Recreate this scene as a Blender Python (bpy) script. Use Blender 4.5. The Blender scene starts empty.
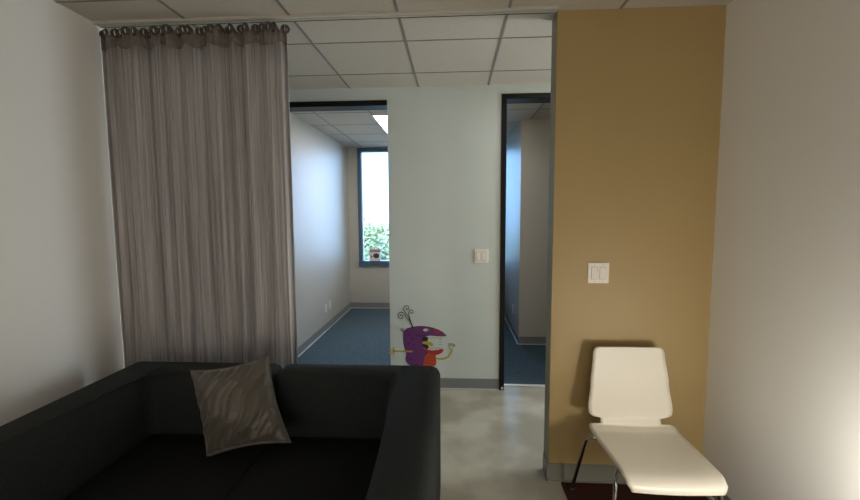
import bpy, bmesh, math, random
from math import sin, cos, pi, radians as R
from mathutils import Vector, Matrix
S = bpy.context.scene
COL = S.collection
random.seed(4)

# ------------------------------------------------------------------ materials
def mat(name, col, rough=.6, metal=0., spec=.5, noise=0., nscale=20., bump=0., bscale=200., stretch=(1, 1, 1), col2=None):
    m = bpy.data.materials.new(name); m.use_nodes = True
    nt = m.node_tree; N = nt.nodes; L = nt.links
    b = N['Principled BSDF']
    b.inputs['Base Color'].default_value = (*col, 1)
    b.inputs['Roughness'].default_value = rough
    b.inputs['Metallic'].default_value = metal
    b.inputs['Specular IOR Level'].default_value = spec
    tc = N.new('ShaderNodeTexCoord'); mp = N.new('ShaderNodeMapping')
    mp.inputs['Scale'].default_value = stretch
    L.new(tc.outputs['Object'], mp.inputs['Vector'])
    if noise or col2:
        n = N.new('ShaderNodeTexNoise'); n.inputs['Scale'].default_value = nscale; n.inputs['Detail'].default_value = 5
        L.new(mp.outputs[0], n.inputs['Vector'])
        r = N.new('ShaderNodeValToRGB')
        c2 = col2 or tuple(min(1, c * (1 + noise)) for c in col)
        c1 = col if col2 else tuple(c * (1 - noise) for c in col)
        r.color_ramp.elements[0].position = .3; r.color_ramp.elements[0].color = (*c1, 1)
        r.color_ramp.elements[1].position = .7; r.color_ramp.elements[1].color = (*c2, 1)
        L.new(n.outputs['Fac'], r.inputs['Fac']); L.new(r.outputs['Color'], b.inputs['Base Color'])
    if bump:
        n2 = N.new('ShaderNodeTexNoise'); n2.inputs['Scale'].default_value = bscale; n2.inputs['Detail'].default_value = 4
        L.new(mp.outputs[0], n2.inputs['Vector'])
        bp = N.new('ShaderNodeBump'); bp.inputs['Strength'].default_value = bump; bp.inputs['Distance'].default_value = .01
        L.new(n2.outputs['Fac'], bp.inputs['Height']); L.new(bp.outputs[0], b.inputs['Normal'])
    return m

def emit(name, col, s):
    m = bpy.data.materials.new(name); m.use_nodes = True
    b = m.node_tree.nodes['Principled BSDF']
    b.inputs['Base Color'].default_value = (*col, 1)
    b.inputs['Emission Color'].default_value = (*col, 1); b.inputs['Emission Strength'].default_value = s
    return m

M = {}
M['wall_green'] = mat('pale_green_paint', (.575, .635, .635), .55, noise=.015, nscale=3, bump=.04, bscale=250)
M['wall_tan'] = mat('tan_paint', (.375, .27, .117), .5, noise=.02, nscale=3, bump=.05, bscale=250)
M['wall_reveal'] = mat('grey_green_paint', (.25, .245, .175), .55, bump=.04, bscale=250)
M['wall_white'] = mat('white_paint', (.86, .86, .85), .6, bump=.04, bscale=250)
M['wall_office'] = mat('satin_beige_grey_paint', (.46, .44, .40), .42, spec=.5, noise=.015, nscale=3, bump=.03, bscale=200)
M['tile'] = mat('mineral_ceiling_tile', (.50, .46, .40), .85, noise=.06, nscale=60, bump=.25, bscale=140)
M['tbar'] = mat('shadow_grey_ceiling_bar', (.20, .195, .18), .5)  # shadow lines of the grid painted into the bar colour
M['rail'] = mat('white_rail', (.50, .48, .42), .4)
M['rail_dark'] = mat('rail_edge_shadow', (.05, .05, .05), .5)
M['black_frame'] = mat('black_frame_paint', (.005, .005, .006), .5, spec=.2)
M['win_frame'] = mat('dark_anodised_aluminium', (.07, .125, .20), .35, metal=.1)
M['win_trim'] = mat('pale_gasket', (.5, .55, .62), .4)
M['cove'] = mat('grey_vinyl_cove', (.20, .21, .22), .38)
M['lip'] = mat('vinyl_lip_painted_glint', (.50, .50, .50), .3)  # light reflected along the lip is painted in as a paler colour
M['cove_tan'] = mat('greige_vinyl_cove', (.19, .185, .155), .4)
M['carpet'] = mat('blue_carpet', (.068, .102, .128), .95, spec=.1, noise=.35, nscale=90, bump=.7, bscale=400)
M['metal_strip'] = mat('brushed_metal_strip', (.62, .62, .60), .35, metal=.6)
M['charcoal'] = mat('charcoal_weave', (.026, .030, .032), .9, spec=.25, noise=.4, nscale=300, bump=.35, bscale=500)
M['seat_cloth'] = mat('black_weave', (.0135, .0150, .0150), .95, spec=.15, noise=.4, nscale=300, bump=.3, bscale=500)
M['dark_wood'] = mat('dark_wood', (.02, .015, .012), .4)
M['chrome'] = mat('chrome', (.6, .6, .6), .15, metal=1)
M['shell'] = mat('off_white_lacquer', (.74, .70, .61), .35)
M['plate'] = mat('white_plastic', (.80, .76, .73), .35)
M['plate_warm'] = mat('cream_plastic', (.80, .76, .70), .35)
M['gap'] = mat('shadowed_plastic', (.28, .265, .25), .5)
M['slot'] = mat('dark_slot', (.04, .04, .04), .6)
M['rug'] = mat('maroon_rug', (.045, .016, .013), .95, spec=.1, noise=.3, nscale=120, bump=.6, bscale=350)
M['ring'] = mat('dark_bronze', (.085, .070, .058), .5, metal=.3)
M['hook'] = mat('steel_wire', (.45, .44, .42), .3, metal=.9)
M['header'] = mat('dense_taupe_cloth', (.15, .13, .122), .8, noise=.2, nscale=80)
M['purple'] = mat('purple_vinyl', (.135, .030, .165), .5)
M['purple_dark'] = mat('deep_purple_vinyl', (.045, .008, .055), .5)
M['ink'] = mat('black_vinyl', (.010, .010, .012), .5)
M['grey_ink'] = mat('grey_vinyl', (.09, .10, .09), .5)
M['yellow'] = mat('mustard_vinyl', (.46, .37, .04), .5)
M['red'] = mat('red_vinyl', (.38, .028, .022), .5)
M['orange'] = mat('orange_red_vinyl', (.48, .07, .025), .5)
M['white_vinyl'] = mat('white_vinyl', (.62, .64, .60), .5)
M['card'] = mat('printed_card', (.80, .70, .72), .6)
M['card_red'] = mat('printed_red', (.5, .12, .14), .6)
M['card_dark'] = mat('printed_dark_green', (.02, .05, .04), .6)
M['card_tan'] = mat('printed_tan', (.5, .33, .2), .6)
M['bark'] = mat('bark', (.12, .09, .06), .9)
M['leaf_a'] = mat('pale_leaf', (.24, .25, .10), .7, noise=.3, nscale=2)
M['leaf_b'] = mat('dull_leaf', (.20, .22, .11), .7, noise=.3, nscale=2)
M['leaf_c'] = mat('dark_leaf', (.08, .13, .11), .7, noise=.4, nscale=2)
M['earth'] = mat('pale_ground', (.40, .40, .34), .9, noise=.2, nscale=.3)
M['outer'] = mat('pale_render', (.5, .5, .48), .8)
M['diffuser'] = emit('lit_diffuser', (1., .95, .84), 16.)
M['fixture'] = mat('white_fixture', (.7, .7, .7), .4)

def concrete():
    m = bpy.data.materials.new('polished_concrete'); m.use_nodes = True
    nt = m.node_tree; N = nt.nodes; L = nt.links; b = N['Principled BSDF']
    tc = N.new('ShaderNodeTexCoord')
    n = N.new('ShaderNodeTexNoise'); n.inputs['Scale'].default_value = 2.6; n.inputs['Detail'].default_value = 3; n.inputs['Roughness'].default_value = .45
    L.new(tc.outputs['Object'], n.inputs['Vector'])
    r = N.new('ShaderNodeValToRGB'); e = r.color_ramp.elements; r.color_ramp.interpolation = 'EASE'
    e[0].position = .36; e[0].color = (.33, .305, .24, 1)
    e[1].position = .68; e[1].color = (.49, .46, .38, 1)
    L.new(n.outputs['Fac'], r.inputs['Fac']); L.new(r.outputs['Color'], b.inputs['Base Color'])
    n2 = N.new('ShaderNodeTexNoise'); n2.inputs['Scale'].default_value = 3.5; n2.inputs['Detail'].default_value = 3
    L.new(tc.outputs['Object'], n2.inputs['Vector'])
    mr = N.new('ShaderNodeMapRange'); mr.inputs['To Min'].default_value = .15; mr.inputs['To Max'].default_value = .26
    L.new(n2.outputs['Fac'], mr.inputs['Value']); L.new(mr.outputs[0], b.inputs['Roughness'])
    n3 = N.new('ShaderNodeTexNoise'); n3.inputs['Scale'].default_value = 5; n3.inputs['Detail'].default_value = 1.5
    L.new(tc.outputs['Object'], n3.inputs['Vector'])
    bp = N.new('ShaderNodeBump'); bp.inputs['Strength'].default_value = .06; bp.inputs['Distance'].default_value = .02
    L.new(n3.outputs['Fac'], bp.inputs['Height']); L.new(bp.outputs[0], b.inputs['Normal'])
    return m
M['concrete'] = concrete()

def strands():
    m = bpy.data.materials.new('fine_chain_strands'); m.use_nodes = True
    nt = m.node_tree; N = nt.nodes; L = nt.links; b = N['Principled BSDF']
    tc = N.new('ShaderNodeTexCoord'); mp = N.new('ShaderNodeMapping'); mp.inputs['Scale'].default_value = (95, 1, 1.6)
    L.new(tc.outputs['UV'], mp.inputs['Vector'])
    n = N.new('ShaderNodeTexNoise'); n.inputs['Scale'].default_value = 1; n.inputs['Detail'].default_value = 6; n.inputs['Roughness'].default_value = .7
    L.new(mp.outputs[0], n.inputs['Vector'])
    r = N.new('ShaderNodeValToRGB'); e = r.color_ramp.elements
    e[0].position = .32; e[0].color = (.30, .284, .284, 1)
    e[1].position = .70; e[1].color = (.70, .665, .66, 1)
    a = e.new(.5); a.color = (.48, .455, .455, 1)
    L.new(n.outputs['Fac'], r.inputs['Fac']); L.new(r.outputs['Color'], b.inputs['Base Color'])
    b.inputs['Roughness'].default_value = .5
    tl = N.new('ShaderNodeBsdfTranslucent'); L.new(r.outputs['Color'], tl.inputs['Color'])
    mx = N.new('ShaderNodeMixShader'); mx.inputs[0].default_value = .28
    L.new(b.outputs[0], mx.inputs[1]); L.new(tl.outputs[0], mx.inputs[2]); L.new(mx.outputs[0], N['Material Output'].inputs['Surface'])
    mp2 = N.new('ShaderNodeMapping'); mp2.inputs['Scale'].default_value = (420, 1, 3)
    L.new(tc.outputs['UV'], mp2.inputs['Vector'])
    n2 = N.new('ShaderNodeTexNoise'); n2.inputs['Scale'].default_value = 1; n2.inputs['Detail'].default_value = 2
    L.new(mp2.outputs[0], n2.inputs['Vector'])
    r2 = N.new('ShaderNodeValToRGB'); r2.color_ramp.elements[0].position = .33; r2.color_ramp.elements[0].color = (.45, .45, .45, 1)
    r2.color_ramp.elements[1].position = .45
    L.new(n2.outputs['Fac'], r2.inputs['Fac']); L.new(r2.outputs['Color'], b.inputs['Alpha'])
    bp = N.new('ShaderNodeBump'); bp.inputs['Strength'].default_value = .5; bp.inputs['Distance'].default_value = .004
    L.new(n2.outputs['Fac'], bp.inputs['Height']); L.new(bp.outputs[0], b.inputs['Normal'])
    return m
M['strands'] = strands()

def satin():
    m = mat('taupe_satin', (.082, .073, .061), .40, spec=.6, bump=.35, bscale=26, stretch=(1, 3.2, 1))
    b = m.node_tree.nodes['Principled BSDF']; b.inputs['Sheen Weight'].default_value = .3
    return m
M['satin'] = satin()

def glass():
    m = bpy.data.materials.new('window_glass'); m.use_nodes = True
    nt = m.node_tree; N = nt.nodes; L = nt.links; N.remove(N['Principled BSDF'])
    t = N.new('ShaderNodeBsdfTransparent'); t.inputs['Color'].default_value = (.92, .96, .97, 1)
    g = N.new('ShaderNodeBsdfGlossy'); g.inputs['Roughness'].default_value = .02
    f = N.new('ShaderNodeFresnel'); f.inputs['IOR'].default_value = 1.45
    mx = N.new('ShaderNodeMixShader')
    L.new(f.outputs[0], mx.inputs[0]); L.new(t.outputs[0], mx.inputs[1]); L.new(g.outputs[0], mx.inputs[2])
    L.new(mx.outputs[0], N['Material Output'].inputs['Surface'])
    return m
M['glass'] = glass()

# ------------------------------------------------------------------ geometry helpers
def obj(name, bm, m, parent=None, smooth=False, loc=None):
    bmesh.ops.recalc_face_normals(bm, faces=bm.faces)
    me = bpy.data.meshes.new(name); bm.to_mesh(me); bm.free()
    for p in me.polygons: p.use_smooth = smooth
    me.materials.append(m)
    o = bpy.data.objects.new(name, me); COL.objects.link(o)
    if parent: o.parent = parent
    if loc: o.location = loc
    return o

def thing(name, label, cat, loc=(0, 0, 0), group=None, rot=(0, 0, 0)):
    o = bpy.data.objects.new(name, None); COL.objects.link(o)
    o.empty_display_size = .1
    o.location = loc; o.rotation_euler = rot
    o['label'] = label; o['category'] = cat
    if group: o['group'] = group
    return o

def tag(o, label, cat, group=None):
    o['label'] = label; o['category'] = cat
    if group: o['group'] = group
    return o

def struct(name, bm, m, parent=None, smooth=False):
    o = obj(name, bm, m, parent, smooth); o['kind'] = 'structure'; return o

def box(bm, x0, x1, y0, y1, z0, z1, bev=0, seg=2):
    r = bmesh.ops.create_cube(bm, size=1, matrix=Matrix.Translation(((x0 + x1) / 2, (y0 + y1) / 2, (z0 + z1) / 2)) @ Matrix.Diagonal((x1 - x0, y1 - y0, z1 - z0, 1)))
    if bev:
        es = list({e for v in r['verts'] for e in v.link_edges})
        bmesh.ops.bevel(bm, geom=es, offset=bev, segments=seg, affect='EDGES', profile=.5)
    return bm
def B(*a, **k): return box(bmesh.new(), *a, **k)

def tube(bm, pts, rad, n=10, cap=True):
    pts = [Vector(p) for p in pts]; rings = []
    for i, p in enumerate(pts):
        t = (pts[min(i + 1, len(pts) - 1)] - pts[max(i - 1, 0)]).normalized()
        a = Vector((0, 0, 1)) if abs(t.z) < .9 else Vector((1, 0, 0))
        u = t.cross(a).normalized(); v = t.cross(u).normalized()
        rr = rad[i] if isinstance(rad, (list, tuple)) else rad
        rings.append([bm.verts.new(p + u * rr * cos(2 * pi * k / n) + v * rr * sin(2 * pi * k / n)) for k in range(n)])
    for a, b in zip(rings, rings[1:]):
        for k in range(n): bm.faces.new((a[k], a[(k + 1) % n], b[(k + 1) % n], b[k]))
    if cap: bm.faces.new(rings[0]); bm.faces.new(rings[-1][::-1])
    return bm

def cyl(bm, c, axis, r, d, n=20):
    c = Vector(c); a = Vector(axis).normalized() * d / 2
    return tube(bm, [c - a, c + a], r, n)

def torus(bm, c, axis, R1, r, n=20, k=8):
    c = Vector(c); ax = Vector(axis).normalized()
    u = ax.orthogonal().normalized(); v = ax.cross(u); rings = []
    for i in range(n):
        d = u * cos(2 * pi * i / n) + v * sin(2 * pi * i / n)
        rings.append([bm.verts.new(c + d * (R1 + r * cos(2 * pi * j / k)) + ax * r * sin(2 * pi * j / k)) for j in range(k)])
    for i in range(n):
        for j in range(k):
            bm.faces.new((rings[i][j], rings[(i + 1) % n][j], rings[(i + 1) % n][(j + 1) % k], rings[i][(j + 1) % k]))
    return bm

def prism(bm, pts, z0, z1):
    a = [bm.verts.new((x, y, z0)) for x, y in pts]; b = [bm.verts.new((x, y, z1)) for x, y in pts]
    bm.faces.new(a[::-1]); bm.faces.new(b); n = len(pts)
    for i in range(n): bm.faces.new((a[i], a[(i + 1) % n], b[(i + 1) % n], b[i]))
    return bm

# ------------------------------------------------------------------ the place: dimensions in metres
H = 2.70
YW = 3.69; TW = .14            # wall with the two doorways
YT = 2.40                      # tan wall
XL, XR = -2.05, 1.45           # side walls of the near room
YB = 6.90                      # outer wall with the windows
YN = -2.6                      # behind the viewer

struct('floor', B(-3.2, 3.2, YN, YW + .10, -.1, 0), M['concrete'])
struct('floor_offices', B(-3.2, 3.2, YW + .10, YB + .2, -.1, .004), M['carpet'])
ceil = struct('ceiling', B(-3.2, 3.2, YN - .2, YB + .2, H, H + .12), M['tile'])
bm = bmesh.new()
x = -.908 - .602 * 3
while x < 3.1:
    box(bm, x - .0075, x + .0075, YN, YB, H - .004, H + .001)
    x += .602
y = 2.737 - .605 * 8
while y < YB:
    box(bm, -3.1, 3.1, y - .005, y + .005, H - .003, H + .001)
    y += .605
struct('ceiling_grid', bm, M['tbar'], ceil)

# near room shell
struct('wall_left', B(XL - .12, XL, YN, 2.44, 0, H), M['wall_white'])
struct('wall_right', B(XR, XR + .12, YN, YT, 0, H), M['wall_white'])
struct('wall_rear', B(XL - .12, XR + .12, YN - .12, YN, 0, H), M['wall_white'])
wt = struct('wall_near_right', B(.565, 3.2, YT, YT + .12, 0, H), M['wall_tan'])
struct('trim_1', B(.562, .565, YT + .004, YT + .12, .10, H), M['wall_reveal'], None)
# corridor ends
struct('wall_corridor_left', B(-3.2, -3.08, 2.44, YW, 0, H), M['wall_green'])
struct('wall_corridor_near', B(-3.2, XL - .12, 2.32, 2.44, 0, H), M['wall_green'])
struct('wall_corridor_right', B(3.08, 3.2, YT + .12, YW, 0, H), M['wall_green'])

# wall with two doorways
LX0, LX1, LZ = -1.70, -.582, 2.590
RX0, RX1, RZ = .409, 1.36, 2.622
bm = bmesh.new()
box(bm, -3.2, LX0, YW, YW + TW, 0, H); box(bm, LX0, LX1, YW, YW + TW, LZ, H)
box(bm, LX1, RX0, YW, YW + TW, 0, H)
box(bm, RX0, RX1, YW, YW + TW, RZ, H); box(bm, RX1, 3.2, YW, YW + TW, 0, H)
struct('wall_center', bm, M['wall_green'])

def base(name, x0, x1, y, m, z=.102, lip=True):
    bm = B(x0, x1, y - .005, y, 0, z)
    o = struct(name, bm, m)
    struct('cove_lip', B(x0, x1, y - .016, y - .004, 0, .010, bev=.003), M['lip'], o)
    return o
def base_x(name, x, s, y0, y1, m, z=.102):
    a, b = sorted((x, x + s * .005)); o = struct(name, B(a, b, y0, y1, .004, z), m)
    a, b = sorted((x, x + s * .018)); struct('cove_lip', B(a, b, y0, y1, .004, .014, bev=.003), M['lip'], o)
    return o
base('baseboard_center', LX1, RX0 - .002, YW, M['cove'])
bm = B(.5615, XR, YT - .005, YT, 0, .112); box(bm, .557, .5615, YT - .005, YT + .12, 0, .112); box(bm, .557, XR, YT - .014, YT - .004, 0, .010)
struct('baseboard_near_right', bm, M['cove_tan'])
base_x('baseboard_left', XL, 1, YN, 2.40, M['cove'])
base_x('baseboard_right', XR, -1, YN, 2.38, M['cove'])

# black door frames
def frame(name, x0, x1, ztop, face, jl=True, jr=True):
    t = thing(name, '', '')
    del t['label'], t['category']; t['kind'] = 'structure'
    y0, y1 = YW - .012, YW + TW + .012
    f = face
    o = struct('door_header', B(x0, x1, y0, y1, ztop - f, ztop, bev=.003, seg=1), M['black_frame'], t)
    if jl: struct('door_jamb', B(x0, x0 + f, y0, y1, .0, ztop - f, bev=.003, seg=1), M['black_frame'], t)
    if jr: struct('door_jamb', B(x1 - f, x1, y0, y1, .0, ztop - f, bev=.003, seg=1), M['black_frame'], t)
    return t
d1 = frame('door_1', LX0, LX1, LZ, .046, True, False)
d2 = frame('door_2', RX0, RX1, RZ, .045)
bm = cyl(bmesh.new(), (RX0 + .026, YW - .014, .022), (0, 1, 0), .012, .02, 14)
struct('door_pivot', bm, M['metal_strip'], d2)
struct('trim_2', B(LX0 + .046, LX1, YW + .085, YW + .115, 0, .010, bev=.003, seg=1), M['metal_strip'])
struct('trim_3', B(RX0 + .045, RX1 - .045, YW + .085, YW + .115, 0, .010, bev=.003, seg=1), M['metal_strip'])

# offices
XO = -1.76; XP = -.06; XK = .79; YK = 5.02
yo = YW + TW
struct('wall_office_left', B(XO - .12, XO, yo, YB, 0, H), M['wall_office'])
struct('wall_office_partition', B(XP - .05, XP + .05, yo, YB, 0, H), M['wall_office'])
struct('wall_office_block', B(XK, 2.6, YK, YB, 0, H), M['wall_office'])
struct('wall_office_right', B(2.6, 2.72, yo, YB, 0, H), M['wall_office'])
W1 = (-1.598, -.42, .745, 2.69)
W2 = (.06, .74, .745, 2.69)
bm = bmesh.new()
def wallholes(bm, x0, x1, y0, y1, holes):
    x = x0
    for hx0, hx1, hz0, hz1 in holes:
        box(bm, x, hx0, y0, y1, 0, H); box(bm, hx0, hx1, y0, y1, 0, hz0)
        if hz1 < H: box(bm, hx0, hx1, y0, y1, hz1, H)
        x = hx1
    box(bm, x, x1, y0, y1, 0, H)
wallholes(bm, XO - .12, 2.72, YB, YB + .2, [W1, W2])
struct('wall_back', bm, M['wall_office'])
base_x('baseboard_office_left', XO, 1, yo, YB, M['cove'])
base_x('baseboard_office_block', XK, -1, YK, YB, M['cove'])
bm = B(XK - .005, 2.6, YK - .005, YK, .004, .102)
o = struct('baseboard_office_right', bm, M['cove'])
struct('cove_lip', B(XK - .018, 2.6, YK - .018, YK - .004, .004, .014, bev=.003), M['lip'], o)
bm = B(XO, XP - .05, YB - .005, YB, .004, .102)
o = struct('baseboard_back', bm, M['cove'])
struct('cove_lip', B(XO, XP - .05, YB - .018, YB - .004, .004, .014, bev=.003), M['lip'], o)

def window(name, w):
    x0, x1, z0, z1 = w
    t = thing(name, '', ''); del t['label'], t['category']; t['kind'] = 'structure'
    bm = bmesh.new(); f = .055; y0, y1 = YB - .015, YB + .10
    box(bm, x0, x0 + f, y0, y1, z0, z1); box(bm, x1 - f, x1, y0, y1, z0, z1)
    box(bm, x0 + f, x1 - f, y0, y1, z1 - f, z1)
    struct('window_frame', bm, M['win_frame'], t)
    bm = bmesh.new()
    box(bm, x0 + f, x0 + f + .012, y0 + .03, y1, z0 + .075, z1 - f); box(bm, x1 - f - .012, x1 - f, y0 + .03, y1, z0 + .075, z1 - f)
    box(bm, x0 + f + .012, x1 - f - .012, y0 + .03, y1, z1 - f - .012, z1 - f)
    struct('window_gasket', bm, M['win_trim'], t)
    struct('window_sill', B(x0, x1, YB - .05, y1, z0, z0 + .075, bev=.004, seg=1), M['win_frame'], t)
    struct('window_pane', B(x0 + f + .012, x1 - f - .012, YB + .07, YB + .078, z0 + .075, z1 - f - .012), M['glass'], t)
window('window_1', W1); window('window_2', W2)

# ------------------------------------------------------------------ exterior
struct('ground', B(-60, 60, YB + .3, 120, -6.2, -6.0), M['earth'])
struct('wall_facade', B(-3.2, 3.2, YB, YB + .2, -6.0, 0), M['outer'])
def tree(loc, h, rad, leafm, label, seed, n=420):
    rnd = random.Random(seed)
    t = thing('tree', label, 'tree', loc, 'trees outside the office window')
    bm = tube(bmesh.new(), [(0, 0, 0), (.06, .03, h * .3), (-.05, .05, h * .55), (.05, 0, h * .85)], [.16, .13, .09, .03], 8)
    for k in range(6):
        a = k * 1.05 + rnd.random(); z = h * (.35 + .07 * k)
        tube(bm, [(0, 0, z), (cos(a) * rad * .35, sin(a) * rad * .35, z + h * .1), (cos(a) * rad * .65, sin(a) * rad * .65, z + h * .17)], [.07, .045, .015], 6)
    obj('trunk', bm, M['bark'], t, True)
    bm = bmesh.new()
    lobes = [(Vector((rnd.uniform(-.55, .55) * rad, rnd.uniform(-.55, .55) * rad, h * rnd.uniform(.48, .86))), rad * rnd.uniform(.35, .6)) for _ in range(9)]
    for i in range(n):
        c, rr = rnd.choice(lobes)
        d = Vector((rnd.gauss(0, 1), rnd.gauss(0, 1), rnd.gauss(0, 1))).normalized()
        p = c + d * rr * rnd.uniform(.55, 1.05)
        if p.z > h: p.z = h - rnd.random() * .3
        s = rnd.uniform(.10, .24)
        for _ in range(3):
            q = p + Vector((rnd.uniform(-.3, .3), rnd.uniform(-.3, .3), rnd.uniform(-.2, .2)))
            u = Vector((rnd.gauss(0, 1), rnd.gauss(0, 1), rnd.gauss(0, .6))).normalized(); v = u.orthogonal().normalized()
            bm.faces.new([bm.verts.new(q + u * s), bm.verts.new(q + v * s * .5), bm.verts.new(q - u * s), bm.verts.new(q - v * s * .5)])
    obj('foliage', bm, M[leafm], t)
    return t
tree((-5.9, 27.0, -6), 7.7, 2.4, 'leaf_a', 'pale green tree with its top at eye level, left and behind in the office window', 3, 700)
tree((-3.5, 23.0, -6), 6.7, 2.0, 'leaf_b', 'dull green tree outside the office window, lower than the pale one', 5, 600)
tree((-3.1, 17.0, -6), 5.5, 1.3, 'leaf_c', 'dark bluish tree at the right edge of the office window view', 8, 500)

# ------------------------------------------------------------------ ceiling light in the left office
lt = thing('ceiling_light', 'lit fluorescent ceiling panel in the ceiling of the left office', 'ceiling light', (-.608, 5.27, H))
bm = bmesh.new()
for a in ((-.303, -.285, -.607, .607), (.285, .303, -.607, .607), (-.285, .285, -.607, -.589), (-.285, .285, .589, .607)):
    box(bm, *a, -.012, 0)
obj('light_frame', bm, M['fixture'], lt)
obj('diffuser', B(-.285, .285, -.589, .589, -.009, -.003), M['diffuser'], lt)

# ------------------------------------------------------------------ switches and outlets
def switch(name, loc, w, m, label):
    t = thing(name, label, 'light switch', loc, 'double rocker switch plates')
    h = w * 1.0
    obj('plate', B(-w / 2, w / 2, -.007, 0, -h / 2, h / 2, bev=.003, seg=2), m, t)
    for sx in (-1, 1):
        bm = bmesh.new(); cx = sx * w * .2; rw = w * .135; rh = h * .285
        vs = [(-.007, -.0075), (-.0125, -.0085)]
        # rocker tilted: bottom stands out
        pts = [(-.006, rh), (-.0085, rh), (-.013, -rh), (-.006, -rh)]
        a = [bm.verts.new((cx - rw, y, z)) for y, z in pts]; b = [bm.verts.new((cx + rw, y, z)) for y, z in pts]
        bm.faces.new(a); bm.faces.new(b[::-1])
        for i in range(4): bm.faces.new((a[i], b[i], b[(i + 1) % 4], a[(i + 1) % 4]))
        obj('rocker', bm, m, t)
        for sz in (-1, 1):
            obj('screw', cyl(bmesh.new(), (cx, -.0075, sz * h * .415), (0, 1, 0), .003, .002, 10), M['hook'], t)
    # thin shadow round each rocker, painted as a darker backing
    bm = bmesh.new()
    for sx in (-1, 1):
        cx = sx * w * .2; rw = w * .15; rh = h * .305
        box(bm, cx - rw, cx + rw, -.0074, -.006, -rh, rh)
    obj('rocker_shadow', bm, M['gap'], t)
    return t
switch('light_switch', (.242, YW, 1.225), .122, M['plate'], 'white double rocker switch on the pale green wall')
switch('light_switch', (.822, YT, 1.260), .118, M['plate_warm'], 'cream double rocker switch on the tan wall above the chair')

def outlet(loc, rz, label, recept=True):
    t = thing('wall_outlet', label, 'outlet', loc, 'outlet plates low on the office walls', (0, 0, rz))
    obj('plate', B(-.036, .036, -.006, 0, -.058, .058, bev=.0025, seg=2), M['plate'], t)
    if recept:
        for z in (-.024, .024):
            o = obj('receptacle', B(-.017, .017, -.0085, -.005, z - .017, z + .017, bev=.0015, seg=1), M['plate'], t)
            bm = bmesh.new()
            box(bm, -.008, -.006, -.0089, -.008, z - .004, z + .007); box(bm, .006, .008, -.0089, -.008, z - .004, z + .006)
            obj('slot', bm, M['slot'], o)
    else:
        obj('insert', B(-.017, .017, -.009, -.005, -.033, .033, bev=.0015, seg=1), M['plate'], t)
    return t
outlet((XO, 5.52, .318), R(90), 'white blank-faced plate on the left office wall, nearer of the pair', False)
outlet((XO, 5.72, .325), R(90), 'white socket plate on the left office wall, farther of the pair')
outlet((XK, 5.52, .326), R(-90), 'white socket plate seen through the right doorway')

# ------------------------------------------------------------------ monster wall decal (vinyl sheet on the wall)
dec = thing('wall_decal', 'purple open-mouthed cartoon monster decal low on the pale green wall', 'wall decal', (-.603, YW, .20))
K = .613 / 67 / 5.556
def dp(p): return ((p[0] - 45) * K, (425 - p[1]) * K * 1.015)
def smooth_loop(pts, n=5):
    out = []; N_ = len(pts)
    for i in range(N_):
        p0, p1, p2, p3 = (Vector(pts[(i + j - 1) % N_]) for j in range(4))
        for k in range(n):
            t = k / n
            out.append(.5 * ((2 * p1) + (p2 - p0) * t + (2 * p0 - 5 * p1 + 4 * p2 - p3) * t * t + (3 * p1 - p0 - 3 * p2 + p3) * t ** 3))
    return out
def flat(bm, pts, layer, smooth=True):
    if smooth: pts = smooth_loop(pts)
    q = [dp(p) for p in pts]; y0 = -.0004; y1 = -.0008 - .0006 * layer
    a = [bm.verts.new((x, y0, z)) for x, z in q]; b = [bm.verts.new((x, y1, z)) for x, z in q]
    bm.faces.new(b); n = len(q)
    for i in range(n): bm.faces.new((a[i], a[(i + 1) % n], b[(i + 1) % n], b[i]))
    return bm
def ribbon(bm, pts, w, layer, n=6, taper=False):
    P = [Vector(p) for p in pts]; out = []
    for i in range(len(P) - 1):
        p0, p1, p2, p3 = P[max(i - 1, 0)], P[i], P[i + 1], P[min(i + 2, len(P) - 1)]
        for k in range(n):
            t = k / n
            out.append(.5 * ((2 * p1) + (p2 - p0) * t + (2 * p0 - 5 * p1 + 4 * p2 - p3) * t * t + (3 * p1 - p0 - 3 * p2 + p3) * t ** 3))
    out.append(P[-1]); Lq = []; Rq = []
    for i, p in enumerate(out):
        d = (out[min(i + 1, len(out) - 1)] - out[max(i - 1, 0)]).normalized(); nn = Vector((-d.y, d.x))
        ww = w * (1 - .75 * i / len(out)) if taper else w
        Lq.append(p + nn * ww / 2); Rq.append(p - nn * ww / 2)
    y1 = -.0008 - .0006 * layer
    va = [bm.verts.new((dp(p)[0], y1, dp(p)[1])) for p in Lq]; vb = [bm.verts.new((dp(p)[0], y1, dp(p)[1])) for p in Rq]
    vc = [bm.verts.new((dp(p)[0], -.0004, dp(p)[1])) for p in Lq]; vd = [bm.verts.new((dp(p)[0], -.0004, dp(p)[1])) for p in Rq]
    for i in range(len(va) - 1):
        bm.faces.new((va[i], va[i + 1], vb[i + 1], vb[i])); bm.faces.new((va[i], va[i + 1], vc[i + 1], vc[i])); bm.faces.new((vb[i], vb[i + 1], vd[i + 1], vd[i]))
    return bm
def ell(c, rx, ry, n=18): return [(c[0] + rx * cos(2 * pi * i / n), c[1] + ry * sin(2 * pi * i / n)) for i in range(n)]
body = [(134, 226), (150, 210), (180, 202), (220, 196), (260, 198), (300, 206), (335, 220), (352, 229), (357, 238), (370, 247), (350, 251), (310, 250), (278, 248), (252, 254), (240, 268), (239, 300), (247, 320), (262, 338), (268, 348), (252, 362), (243, 390), (243, 420), (195, 422), (165, 412), (146, 395), (143, 375), (148, 352), (140, 330), (134, 300), (131, 262)]
ob = obj('body', flat(bmesh.new(), body, 0), M['purple'], dec)
bm = bmesh.new(); ribbon(bm, [(150, 210), (180, 202), (220, 196), (260, 198), (300, 206), (335, 220), (354, 231), (370, 247)], 3, 1)
ribbon(bm, [(134, 226), (131, 262), (134, 300), (141, 330), (148, 352), (143, 375), (147, 395), (165, 412), (195, 421)], 3, 1)
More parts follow.
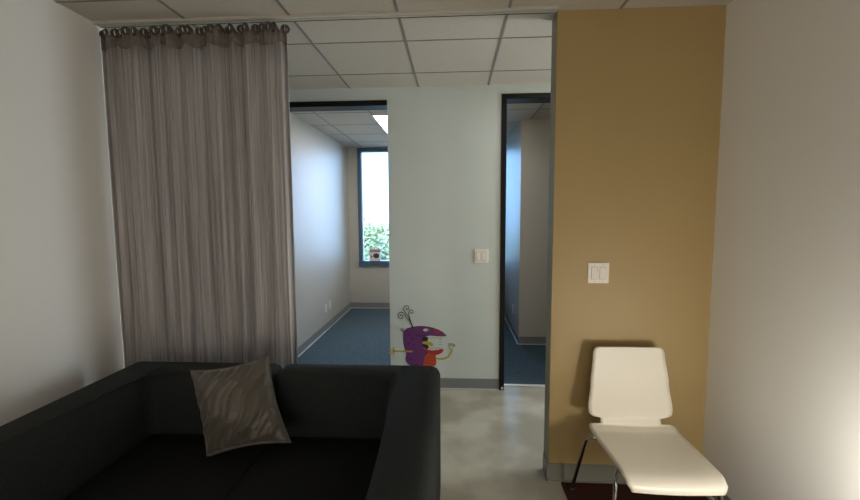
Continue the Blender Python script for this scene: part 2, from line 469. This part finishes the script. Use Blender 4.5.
ribbon(bm, [(200, 240), (215, 249), (240, 249), (262, 240)], 3, 1)
obj('outline', bm, M['ink'], ob)
for c, r in (((160, 245), 5), ((180, 268), 6), ((158, 292), 5), ((170, 380), 6), ((200, 410), 6), ((186, 300), 4)): obj('spot', flat(bmesh.new(), ell(c, r, r * .8, 10), 1, False), M['purple_dark'], ob)
obj('mouth', flat(bmesh.new(), [(240, 258), (262, 254), (268, 262), (264, 290), (272, 312), (262, 322), (247, 315), (238, 298)], 2), M['ink'], dec)
obj('tongue', flat(bmesh.new(), [(238, 280), (262, 279), (285, 284), (296, 296), (289, 305), (272, 301), (255, 296), (238, 292)], 3), M['yellow'], dec)
bm = flat(bmesh.new(), [(268, 250), (300, 250), (347, 252), (345, 258), (335, 262), (325, 258), (312, 263), (300, 258), (288, 263), (277, 258), (268, 264)], 1, False)
te = obj('teeth', bm, M['white_vinyl'], dec)
obj('teeth', flat(bmesh.new(), [(268, 322), (275, 314), (287, 322), (298, 313), (312, 321), (324, 312), (336, 321), (346, 313), (350, 324), (330, 332), (285, 332)], 1, False), M['white_vinyl'], dec)
bm = bmesh.new()
ribbon(bm, [(268, 264), (277, 258), (288, 263), (300, 258), (312, 263), (325, 258), (335, 262), (347, 256)], 1.6, 2, 1)
ribbon(bm, [(268, 322), (275, 314), (287, 322), (298, 313), (312, 321), (324, 312), (336, 321), (346, 313)], 1.6, 2, 1)
for yy in (267, 282, 297): ribbon(bm, [(328, yy), (346, yy)], 2, 1, 1)
obj('teeth_line', bm, M['grey_ink'], te)
obj('lower_lip', flat(bmesh.new(), [(249, 318), (275, 328), (312, 328), (349, 321), (352, 331), (337, 347), (310, 355), (285, 352), (262, 340)], 3), M['red'], dec)
ob2 = obj('belly', flat(bmesh.new(), [(264, 348), (290, 351), (310, 356), (313, 385), (311, 410), (298, 419), (268, 423), (241, 421), (242, 395), (250, 368)], 2), M['orange'], dec)
bm = bmesh.new()
for a, b in (((256, 365), (308, 372)), ((250, 382), (310, 389)), ((246, 398), (310, 405))): ribbon(bm, [a, b], 4, 3, 1)
obj('stripe', bm, M['red'], ob2)
obj('eyebrow', flat(bmesh.new(), [(298, 212), (318, 216), (340, 228), (330, 236), (312, 229)], 2), M['red'], dec)
e_ = obj('eye', flat(bmesh.new(), ell((257, 216), 16, 8), 2, False), M['white_vinyl'], dec)
obj('pupil', flat(bmesh.new(), ell((266, 217), 4, 4, 12), 3, False), M['ink'], e_)
bm = ribbon(bmesh.new(), [(183, 337), (140, 337), (78, 336)], 8, 3)
for q in ([(84, 336), (74, 325), (77, 311)], [(84, 336), (60, 329), (52, 330)], [(84, 336), (62, 344), (51, 347)], [(84, 336), (74, 348), (75, 361)]): ribbon(bm, q, 6, 3)
obj('arm', bm, M['yellow'], dec)
bm = ribbon(bmesh.new(), [(312, 374), (348, 377), (376, 366), (394, 345), (400, 318)], 9, 3)
obj('arm', bm, M['yellow'], dec)
bm = flat(bmesh.new(), [(390, 318), (386, 304), (384, 292), (390, 292), (396, 303), (401, 290), (406, 291), (405, 303), (413, 296), (416, 300), (408, 312), (404, 320)], 3)
obj('hand', bm, M['white_vinyl'], dec)
bm = bmesh.new(); ribbon(bm, [(390, 318), (386, 304), (384, 292), (390, 292), (396, 303), (401, 290), (406, 291), (405, 303), (413, 296), (416, 300), (408, 312)], 2, 4)
obj('hand_outline', bm, M['ink'], dec)
for q in ([(183, 200), (168, 168), (152, 152), (140, 132), (122, 119), (104, 130), (107, 150), (124, 154), (130, 140), (118, 134), (113, 142)],
          [(181, 192), (164, 152), (146, 124), (134, 102), (143, 84), (161, 86), (163, 101), (152, 103), (150, 94)],
          [(178, 184), (167, 150), (162, 124), (170, 107), (185, 110), (185, 123), (174, 122), (173, 115)]):
    obj('feeler', ribbon(bmesh.new(), q, 4.4, 2, 6), M['grey_ink'], dec)
obj('feeler_base', ribbon(bmesh.new(), [(186, 202), (174, 178)], 6, 3, 2, True), M['ink'], dec)
bm = bmesh.new()
for q in ([(135, 235), (124, 222), (113, 220)], [(136, 232), (126, 215), (114, 209)], [(137, 230), (131, 212), (126, 207)]): ribbon(bm, q, 2.4, 2, 4)
obj('tail_hair', bm, M['grey_ink'], dec)

# ------------------------------------------------------------------ curtain and its track
YR = 2.368
tr = thing('curtain_track', 'pale ceiling track the strand curtain hangs from', 'curtain track', (0, YR, H))
bm = bmesh.new()
box(bm, XL + .005, .556, -.024, -.006, -.014, 0); box(bm, XL + .005, .556, .006, .022, -.014, 0); box(bm, XL + .005, .556, -.006, .006, -.004, 0)
obj('rail', bm, M['rail'], tr)
obj('far_edge_shadow', B(XL + .006, .555, .022, .0275, -.016, 0), M['rail_dark'], tr)  # dark strip painting in the shadow along the rail's far edge

YC = YR
cx0, cx1 = XL + .012, -.930
cu = thing('curtain', 'grey mauve strand curtain hanging at the left behind the sofa', 'curtain', ((cx0 + cx1) / 2, YC, 0))
OX = (cx0 + cx1) / 2
W = cx1 - cx0
def fold(u):
    return .020 * sin(u * 2 * pi * 9.5 + 1.6 * sin(u * 17)) + .010 * sin(u * 2 * pi * 4.3 + 1) + .006 * sin(u * 2 * pi * 23 + 2 * sin(u * 11)) + .003 * sin(u * 2 * pi * 51)
nu, nz = 420, 14
def sheet(z0, z1, off, nzz, flare):
    bm = bmesh.new(); uv = bm.loops.layers.uv.new('UVMap'); g = []
    for j in range(nzz + 1):
        z = z0 + (z1 - z0) * j / nzz; k = (z / 2.6)
        row = []
        for i in range(nu + 1):
            u = i / nu
            xx = cx0 + W * u + .008 * sin(u * 2 * pi * 9.5 + 1.3) - OX
            yy = fold(u) * (1.15 - .35 * k) + .006 * sin(z * 3 + u * 40) * (1 - k) + off
            row.append((bm.verts.new((xx, yy, z)), u * 1.5, z))
        g.append(row)
    for j in range(nzz):
        for i in range(nu):
            q = (g[j][i], g[j][i + 1], g[j + 1][i + 1], g[j + 1][i])
            f = bm.faces.new([v[0] for v in q])
            for l, v in zip(f.loops, q): l[uv].uv = (v[1], v[2])
    return bm
def sheet_obj(name, bm, m, th):
    me = bpy.data.meshes.new(name); bm.to_mesh(me); bm.free()
    for p in me.polygons: p.use_smooth = True
    me.materials.append(m); o = bpy.data.objects.new(name, me); COL.objects.link(o); o.parent = cu
    s = o.modifiers.new('thickness', 'SOLIDIFY'); s.thickness = th; s.offset = 0
    return o
def uvfix(o): return o
panel = sheet_obj('strand_panel', sheet(.015, 2.59, 0, nz, 0), M['strands'], .003)
# header band with a loop tab over each ring
bm = sheet(2.575, 2.625, 0, 2, 0)
tabu = []; u = .985; k = 0
while u > .01:
    tabu.append(u); u -= (.050, .020, .041, .036, .046, .030)[k % 6]; k += 1
for v in bm.verts:                                  # the upper edge rises in an arch round every ring
    if v.co.z > 2.6:
        uu_ = (v.co.x + OX - cx0) / W
        d = min(abs(uu_ - q) for q in tabu) * W
        v.co.z += .040 * max(0, 1 - (d / .026) ** 2)
    elif v.co.z < 2.59: v.co.z -= .03 * abs(sin(v.co.x * 23 + .9))
sheet_obj('header_band', bm, M['header'], .006)
for k, u in enumerate(tabu):
    x = cx0 + W * u - OX; yv = fold(u) * .8
    obj('grommet', torus(bmesh.new(), (x, yv - .010, 2.640), (.55 if k % 2 else -.4, 1, 0),   .0185, .0072, 22, 10), M['ring'], cu)
    obj('hook', tube(bmesh.new(), [(x, yv - .012, 2.628), (x, yv - .018, 2.645), (x, yv * .6 - .008, 2.662), (x, 0, 2.674), (x, 0, 2.685)], .0022, 6), M['hook'], cu)

# ------------------------------------------------------------------ sofa
SX0, SX1 = -1.778, -.072; SB = 2.180; SF = 1.08; SBI = 2.005; ST = .797
so = thing('sofa', 'charcoal black fabric sofa with block arms in front of the curtain', 'sofa', (-.925, 1.6, 0))
def soff(bm):
    bmesh.ops.translate(bm, verts=bm.verts, vec=(.925, -1.6, 0)); return bm
def L_shell(mirror=False):
    pts = [(-.925, SBI), (-.264, SBI), (-.264, SF), (SX1, SF), (SX1, SB), (-.925, SB)]
    if mirror: pts = [(-1.85 - x, y) for x, y in pts][::-1]
    bm = prism(bmesh.new(), pts, .13, ST)
    es = [e for e in bm.edges if max(v.co.z for v in e.verts) > .2]
    bmesh.ops.bevel(bm, geom=es, offset=.050, segments=6, affect='EDGES', profile=.5)
    return bm
def cut(bm, co, no):
    g = bmesh.ops.bisect_plane(bm, geom=bm.verts[:] + bm.edges[:] + bm.faces[:], plane_co=co, plane_no=no, clear_inner=True)
    ed = [e for e in g['geom_cut'] if isinstance(e, bmesh.types.BMEdge)]
    bmesh.ops.edgeloop_fill(bm, edges=ed)
    return bm
def auto_smooth(o, ang=40):
    for p in o.data.polygons: p.use_smooth = True
    return o
for mir in (False, True):
    s = -1 if mir else 1
    xc = (-1.85 + .264) if mir else -.264
    bm = cut(L_shell(mir), (xc - s * .012, 0, 0), (s, 0, 0)); auto_smooth(obj('armrest', soff(bm), M['charcoal'], so))
    bm = cut(L_shell(mir), (xc - s * .012, 0, 0), (-s, 0, 0)); auto_smooth(obj('backrest', soff(bm), M['charcoal'], so))
def cushion(x0, x1, y0, y1, z0, z1, r=.03, crown=.012):
    bm = B(x0, x1, y0, y1, z0, z1)
    bmesh.ops.subdivide_edges(bm, edges=bm.edges[:], cuts=9, use_grid_fill=True)
    cx, cy = (x0 + x1) / 2, (y0 + y1) / 2
    for v in bm.verts:
        a = abs(v.co.x - cx) / ((x1 - x0) / 2); b = abs(v.co.y - cy) / ((y1 - y0) / 2)
        if v.co.z > (z0 + z1) / 2: v.co.z += crown * (1 - a ** 4) * (1 - b ** 4)
    es = [e for e in bm.edges if len(e.link_faces) == 2 and e.calc_face_angle() > 1.0]
    bmesh.ops.bevel(bm, geom=es, offset=r * .6, segments=3, affect='EDGES', profile=.5, clamp_overlap=True)
    return bm
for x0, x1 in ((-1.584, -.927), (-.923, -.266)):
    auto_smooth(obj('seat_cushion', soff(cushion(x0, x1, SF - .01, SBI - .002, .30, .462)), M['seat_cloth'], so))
obj('base', soff(B(-1.584, -.266, SF + .02, SBI, .14, .30)), M['charcoal'], so)
for x in (-1.70, -.15):
    for y in (1.16, 2.10):
        obj('leg', soff(B(x - .03, x + .03, y - .03, y + .03, 0, .132, bev=.004, seg=1)), M['dark_wood'], so)

# ------------------------------------------------------------------ pillow
def pillow():
    n = 48; a = .205; bm = bmesh.new(); top = {}; bot = {}
    for i in range(n + 1):
        for j in range(n + 1):
            u = -1 + 2 * i / n; v = -1 + 2 * j / n
            px = a * (u * (1 - .10 * (1 - v * v)) - .23 * v); py = a * v * (1 - .10 * (1 - u * u))
            t = .085 * ((1 - u ** 2) * (1 - v ** 2)) ** .42
            d = u * .75 + v * .65
            d = u * .75 - v * .65
            w = .0065 * sin(d * 17 + 3.0 * v * u + 1.3 * sin(v * 5 + u * 2)) + .0040 * sin(d * 33 + 4 * u + 2 * sin(v * 6)) + .003 * sin((u - v) * 11 + 3 * v)
            w *= min(1, (1 - u * u) * (1 - v * v) * 5) ** .5
            top[i, j] = bm.verts.new((px, py, t + w))
            edge = i in (0, n) or j in (0, n)
            bot[i, j] = top[i, j] if edge else bm.verts.new((px, py, -t * .8 - w * .4))
    for i in range(n):
        for j in range(n):
            bm.faces.new((top[i, j], top[i + 1, j], top[i + 1, j + 1], top[i, j + 1]))
            f = (bot[i, j], bot[i, j + 1], bot[i + 1, j + 1], bot[i + 1, j])
            if len(set(f)) == 4:
                try: bm.faces.new(f)
                except ValueError: pass
    return bm
pt = thing('throw_pillow', 'wrinkled taupe satin pillow leaning against the back of the charcoal sofa', 'pillow', (-1.040, 1.878, .684))
pc = obj('cover', pillow(), M['satin'], pt, True)
bm = bmesh.new(); a = .205; pp = []
for side in range(4):
    for k in range(12):
        t = -1 + 2 * k / 12
        u, v = [(t, -1), (1, t), (-t, 1), (-1, -t)][side]
        pp.append((a * (u * (1 - .10 * (1 - v * v)) - .23 * v), a * v * (1 - .10 * (1 - u * u)), 0))
tube(bm, pp + [pp[0]], .004, 6)
obj('piping', bm, M['satin'], pt, True)
# lean: face the viewer, tilt back, roll to the left
pt.rotation_euler = (Matrix.Rotation(R(-4), 3, 'Z') @ Matrix.Rotation(R(67), 3, 'X') @ Matrix.Rotation(R(12), 3, 'Z')).to_euler()

# ------------------------------------------------------------------ chair
CXc, CY = .966, 2.05
ch = thing('side_chair', 'off-white moulded shell chair with chrome legs against the tan wall', 'chair', (CXc, CY, .008))
def interp(t, tab):
    for (a, va), (b, vb) in zip(tab, tab[1:]):
        if a <= t <= b:
            f = (t - a) / (b - a); f = f * f * (3 - 2 * f)
            return va + (vb - va) * f
    return tab[-1][1]
prof = [(1.76, .405), (1.765, .425), (1.785, .440), (1.83, .448), (1.95, .446), (2.08, .440), (2.17, .438), (2.215, .446), (2.240, .468), (2.252, .500), (2.262, .56), (2.275, .65), (2.290, .76), (2.302, .84), (2.306, .882)]
def cr(P, n):
    out = []
    for i in range(len(P) - 1):
        p0, p1, p2, p3 = (Vector(P[min(max(i + j - 1, 0), len(P) - 1)]) for j in range(4))
        for k in range(n):
            t = k / n
            out.append(.5 * ((2 * p1) + (p2 - p0) * t + (2 * p0 - 5 * p1 + 4 * p2 - p3) * t * t + (3 * p1 - p0 - 3 * p2 + p3) * t ** 3))
    out.append(Vector(P[-1])); return out
prof = [(y_, z_ - .020 - (.012 if z_ > .46 else 0)) for y_, z_ in prof]
pl = cr(prof, 6); s = [0]
for a, b in zip(pl, pl[1:]): s.append(s[-1] + (b - a).length)
tot = s[-1]
sn = None
for k, p in enumerate(pl):
    if p.y > .455 and p.x > 2.2 and sn is None: sn = s[k]       # the notch height on the bend
wt_ = [(0, .195), (.03, .212), (.07, .218), (sn - .10, .228), (sn - .045, .228), (sn - .026, .220), (sn - .017, .16), (sn + .010, .16), (sn + .018, .206), (sn + .032, .222), (sn + .06, .225), (sn + .2, .209), (tot - .035, .193), (tot - .012, .187), (tot, .172)]
bm = bmesh.new(); rows = []; nx = 20
for p, ss in zip(pl, s):
    w = interp(ss, wt_); row = []
    for i in range(nx + 1):
        u = -1 + 2 * i / nx; x = u * w
        dish = .010 * (1 - (x / .22) ** 2)
        seat = 1 if ss < sn else 0
        row.append(bm.verts.new((x, p.x - CY + (dish if not seat else 0), p.y - (dish if seat else 0))))
    rows.append(row)
for a, b in zip(rows, rows[1:]):
    for i in range(nx): bm.faces.new((a[i], a[i + 1], b[i + 1], b[i]))
sh = obj('shell', bm, M['shell'], ch, True)
md = sh.modifiers.new('thickness', 'SOLIDIFY'); md.thickness = .011; md.offset = -1
for yy in (-.16, .11): obj('seat_rail', tube(bmesh.new(), [(-.20, yy, .396), (.20, yy, .396)], .009, 10), M['chrome'], ch, True)
for sx in (-1, 1):
    tube_pts = [(sx * .19, .11, .396), (sx * .225, .125, .396), (sx * .243, .14, .385), (sx * .250, .155, .36), (sx * .283, .27, .006)]
    o = obj('leg', tube(bmesh.new(), tube_pts, .0095, 12), M['chrome'], ch, True)
    obj('foot_cap', cyl(bmesh.new(), (sx * .283, .27, .006), (0, 0, 1), .013, .012, 14), M['slot'], o)
    tube_pts = [(sx * .19, -.16, .396), (sx * .215, -.175, .394), (sx * .226, -.195, .38), (sx * .230, -.205, .35), (sx * .252, -.27, .006)]
    o = obj('leg', tube(bmesh.new(), tube_pts, .0095, 12), M['chrome'], ch, True)
    obj('foot_cap', cyl(bmesh.new(), (sx * .252, -.27, .006), (0, 0, 1), .013, .012, 14), M['slot'], o)

# ------------------------------------------------------------------ rug, card
tag(obj('rug', B(.636, XR - .03, 0.5, YT - .02, .0, .008, bev=.003, seg=1), M['rug']), 'dark maroon rug under the off-white chair', 'rug')
cd = thing('picture_card', 'small illustrated box standing on the office window sill', 'box', (-1.327, YB + .0, W1[2] + .075))
obj('box_body', B(-.087, .087, -.03, .03, 0, .195, bev=.002, seg=1), M['card'], cd)
obj('title_band', B(-.086, .086, -.0315, -.029, .150, .193), M['card_red'], cd)
obj('title_lettering', B(-.062, .062, -.0325, -.031, .163, .178), M['card_tan'], cd)
bm = cyl(bmesh.new(), (.025, -.0305, .085), (0, 1, 0), .052, .002, 28); bmesh.ops.scale(bm, verts=bm.verts, vec=(1, 1, .8), space=Matrix.Translation((0, 0, -.085)))
obj('printed_picture', bm, M['card_dark'], cd)
bm = cyl(bmesh.new(), (-.055, -.0305, .07), (0, 1, 0), .018, .002, 18)
obj('printed_spot', bm, M['card_red'], cd)

# ------------------------------------------------------------------ light
w = bpy.data.worlds.new('sky'); S.world = w; w.use_nodes = True
bg = w.node_tree.nodes['Background']; bg.inputs['Color'].default_value = (.32, .58, 1, 1); bg.inputs['Strength'].default_value = 9.5
def area(name, loc, rot, sx, sy, e, col):
    l = bpy.data.lights.new(name, 'AREA'); l.shape = 'RECTANGLE'; l.size = sx; l.size_y = sy; l.energy = e; l.color = col
    o = bpy.data.objects.new(name, l); COL.objects.link(o); o.location = loc; o.rotation_euler = rot; return o
for nm, q in (('daylight_portal', W1), ('daylight_portal', W2)):
    o = area(nm, ((q[0] + q[2 - 1]) / 2, YB + .16, (q[2] + q[3]) / 2), (R(-90), 0, 0), q[1] - q[0], q[3] - q[2], 1, (1, 1, 1))
    o.data.cycles.is_portal = True
# added area fills, all out of view
area('corridor_fill', (1.25, 3.08, H - .02), (0, 0, 0), 1.15, .55, 9, (1, .97, .92))  # unseen overhead fill added to brighten the corridor
area('office_fill', (.22, 4.35, H - .02), (0, 0, 0), .5, .55, 5, (1, .97, .88))  # added out of view to brighten the right office
area('corridor_side_fill', (3.04, 3.1, 1.25), (0, R(90), 0), 1.7, 1.0, 58, (.86, .95, 1.0))  # no window here: fill added to light the doorway wall from the right
area('rear_fill', (-.2, YN + .02, 1.05), (R(90), 0, 0), 2.4, 1.3, 27, (1, .88, .72))  # rear wall is solid; warm frontal fill added behind the viewer
sn_ = bpy.data.lights.new('sun', 'SUN'); sn_.energy = 7; sn_.angle = R(.6); sn_.color = (1, .95, .85)
o = bpy.data.objects.new('sun', sn_); COL.objects.link(o); o.rotation_euler = (R(48), 0, R(-22))
l = bpy.data.lights.new('table_lamp_bulb', 'POINT'); l.energy = 21; l.color = (1, .94, .82); l.shadow_soft_size = .11
o = bpy.data.objects.new('table_lamp_bulb', l); COL.objects.link(o); o.location = (1.22, 1.05, .70)

# ------------------------------------------------------------------ camera
f = 415.; pit = R(4.96); yaw = R(3.31); rol = R(.3)
fw = Vector((-sin(yaw) * cos(pit), cos(yaw) * cos(pit), -sin(pit)))
r0 = Vector((cos(yaw), sin(yaw), 0)); u0 = r0.cross(fw)
rr = r0 * cos(rol) - u0 * sin(rol); uu = u0 * cos(rol) + r0 * sin(rol)
cam = bpy.data.cameras.new('camera'); co = bpy.data.objects.new('camera', cam); COL.objects.link(co)
mt = Matrix((rr, uu, -fw)).transposed().to_4x4(); mt.translation = (0, 0, 1.6); co.matrix_world = mt
cam.sensor_fit = 'HORIZONTAL'; cam.sensor_width = 36; cam.lens = 36 * f / 860; cam.clip_start = .05; cam.clip_end = 300
S.camera = co

S.view_settings.view_transform = 'Standard'; S.view_settings.look = 'None'; S.view_settings.gamma = 1
S.view_settings.use_curve_mapping = False; S.view_settings.exposure = 0
S.cycles.use_denoising = True; S.cycles.max_bounces = 10; S.cycles.diffuse_bounces = 6; S.cycles.transparent_max_bounces = 16
S.cycles.sample_clamp_indirect = 6
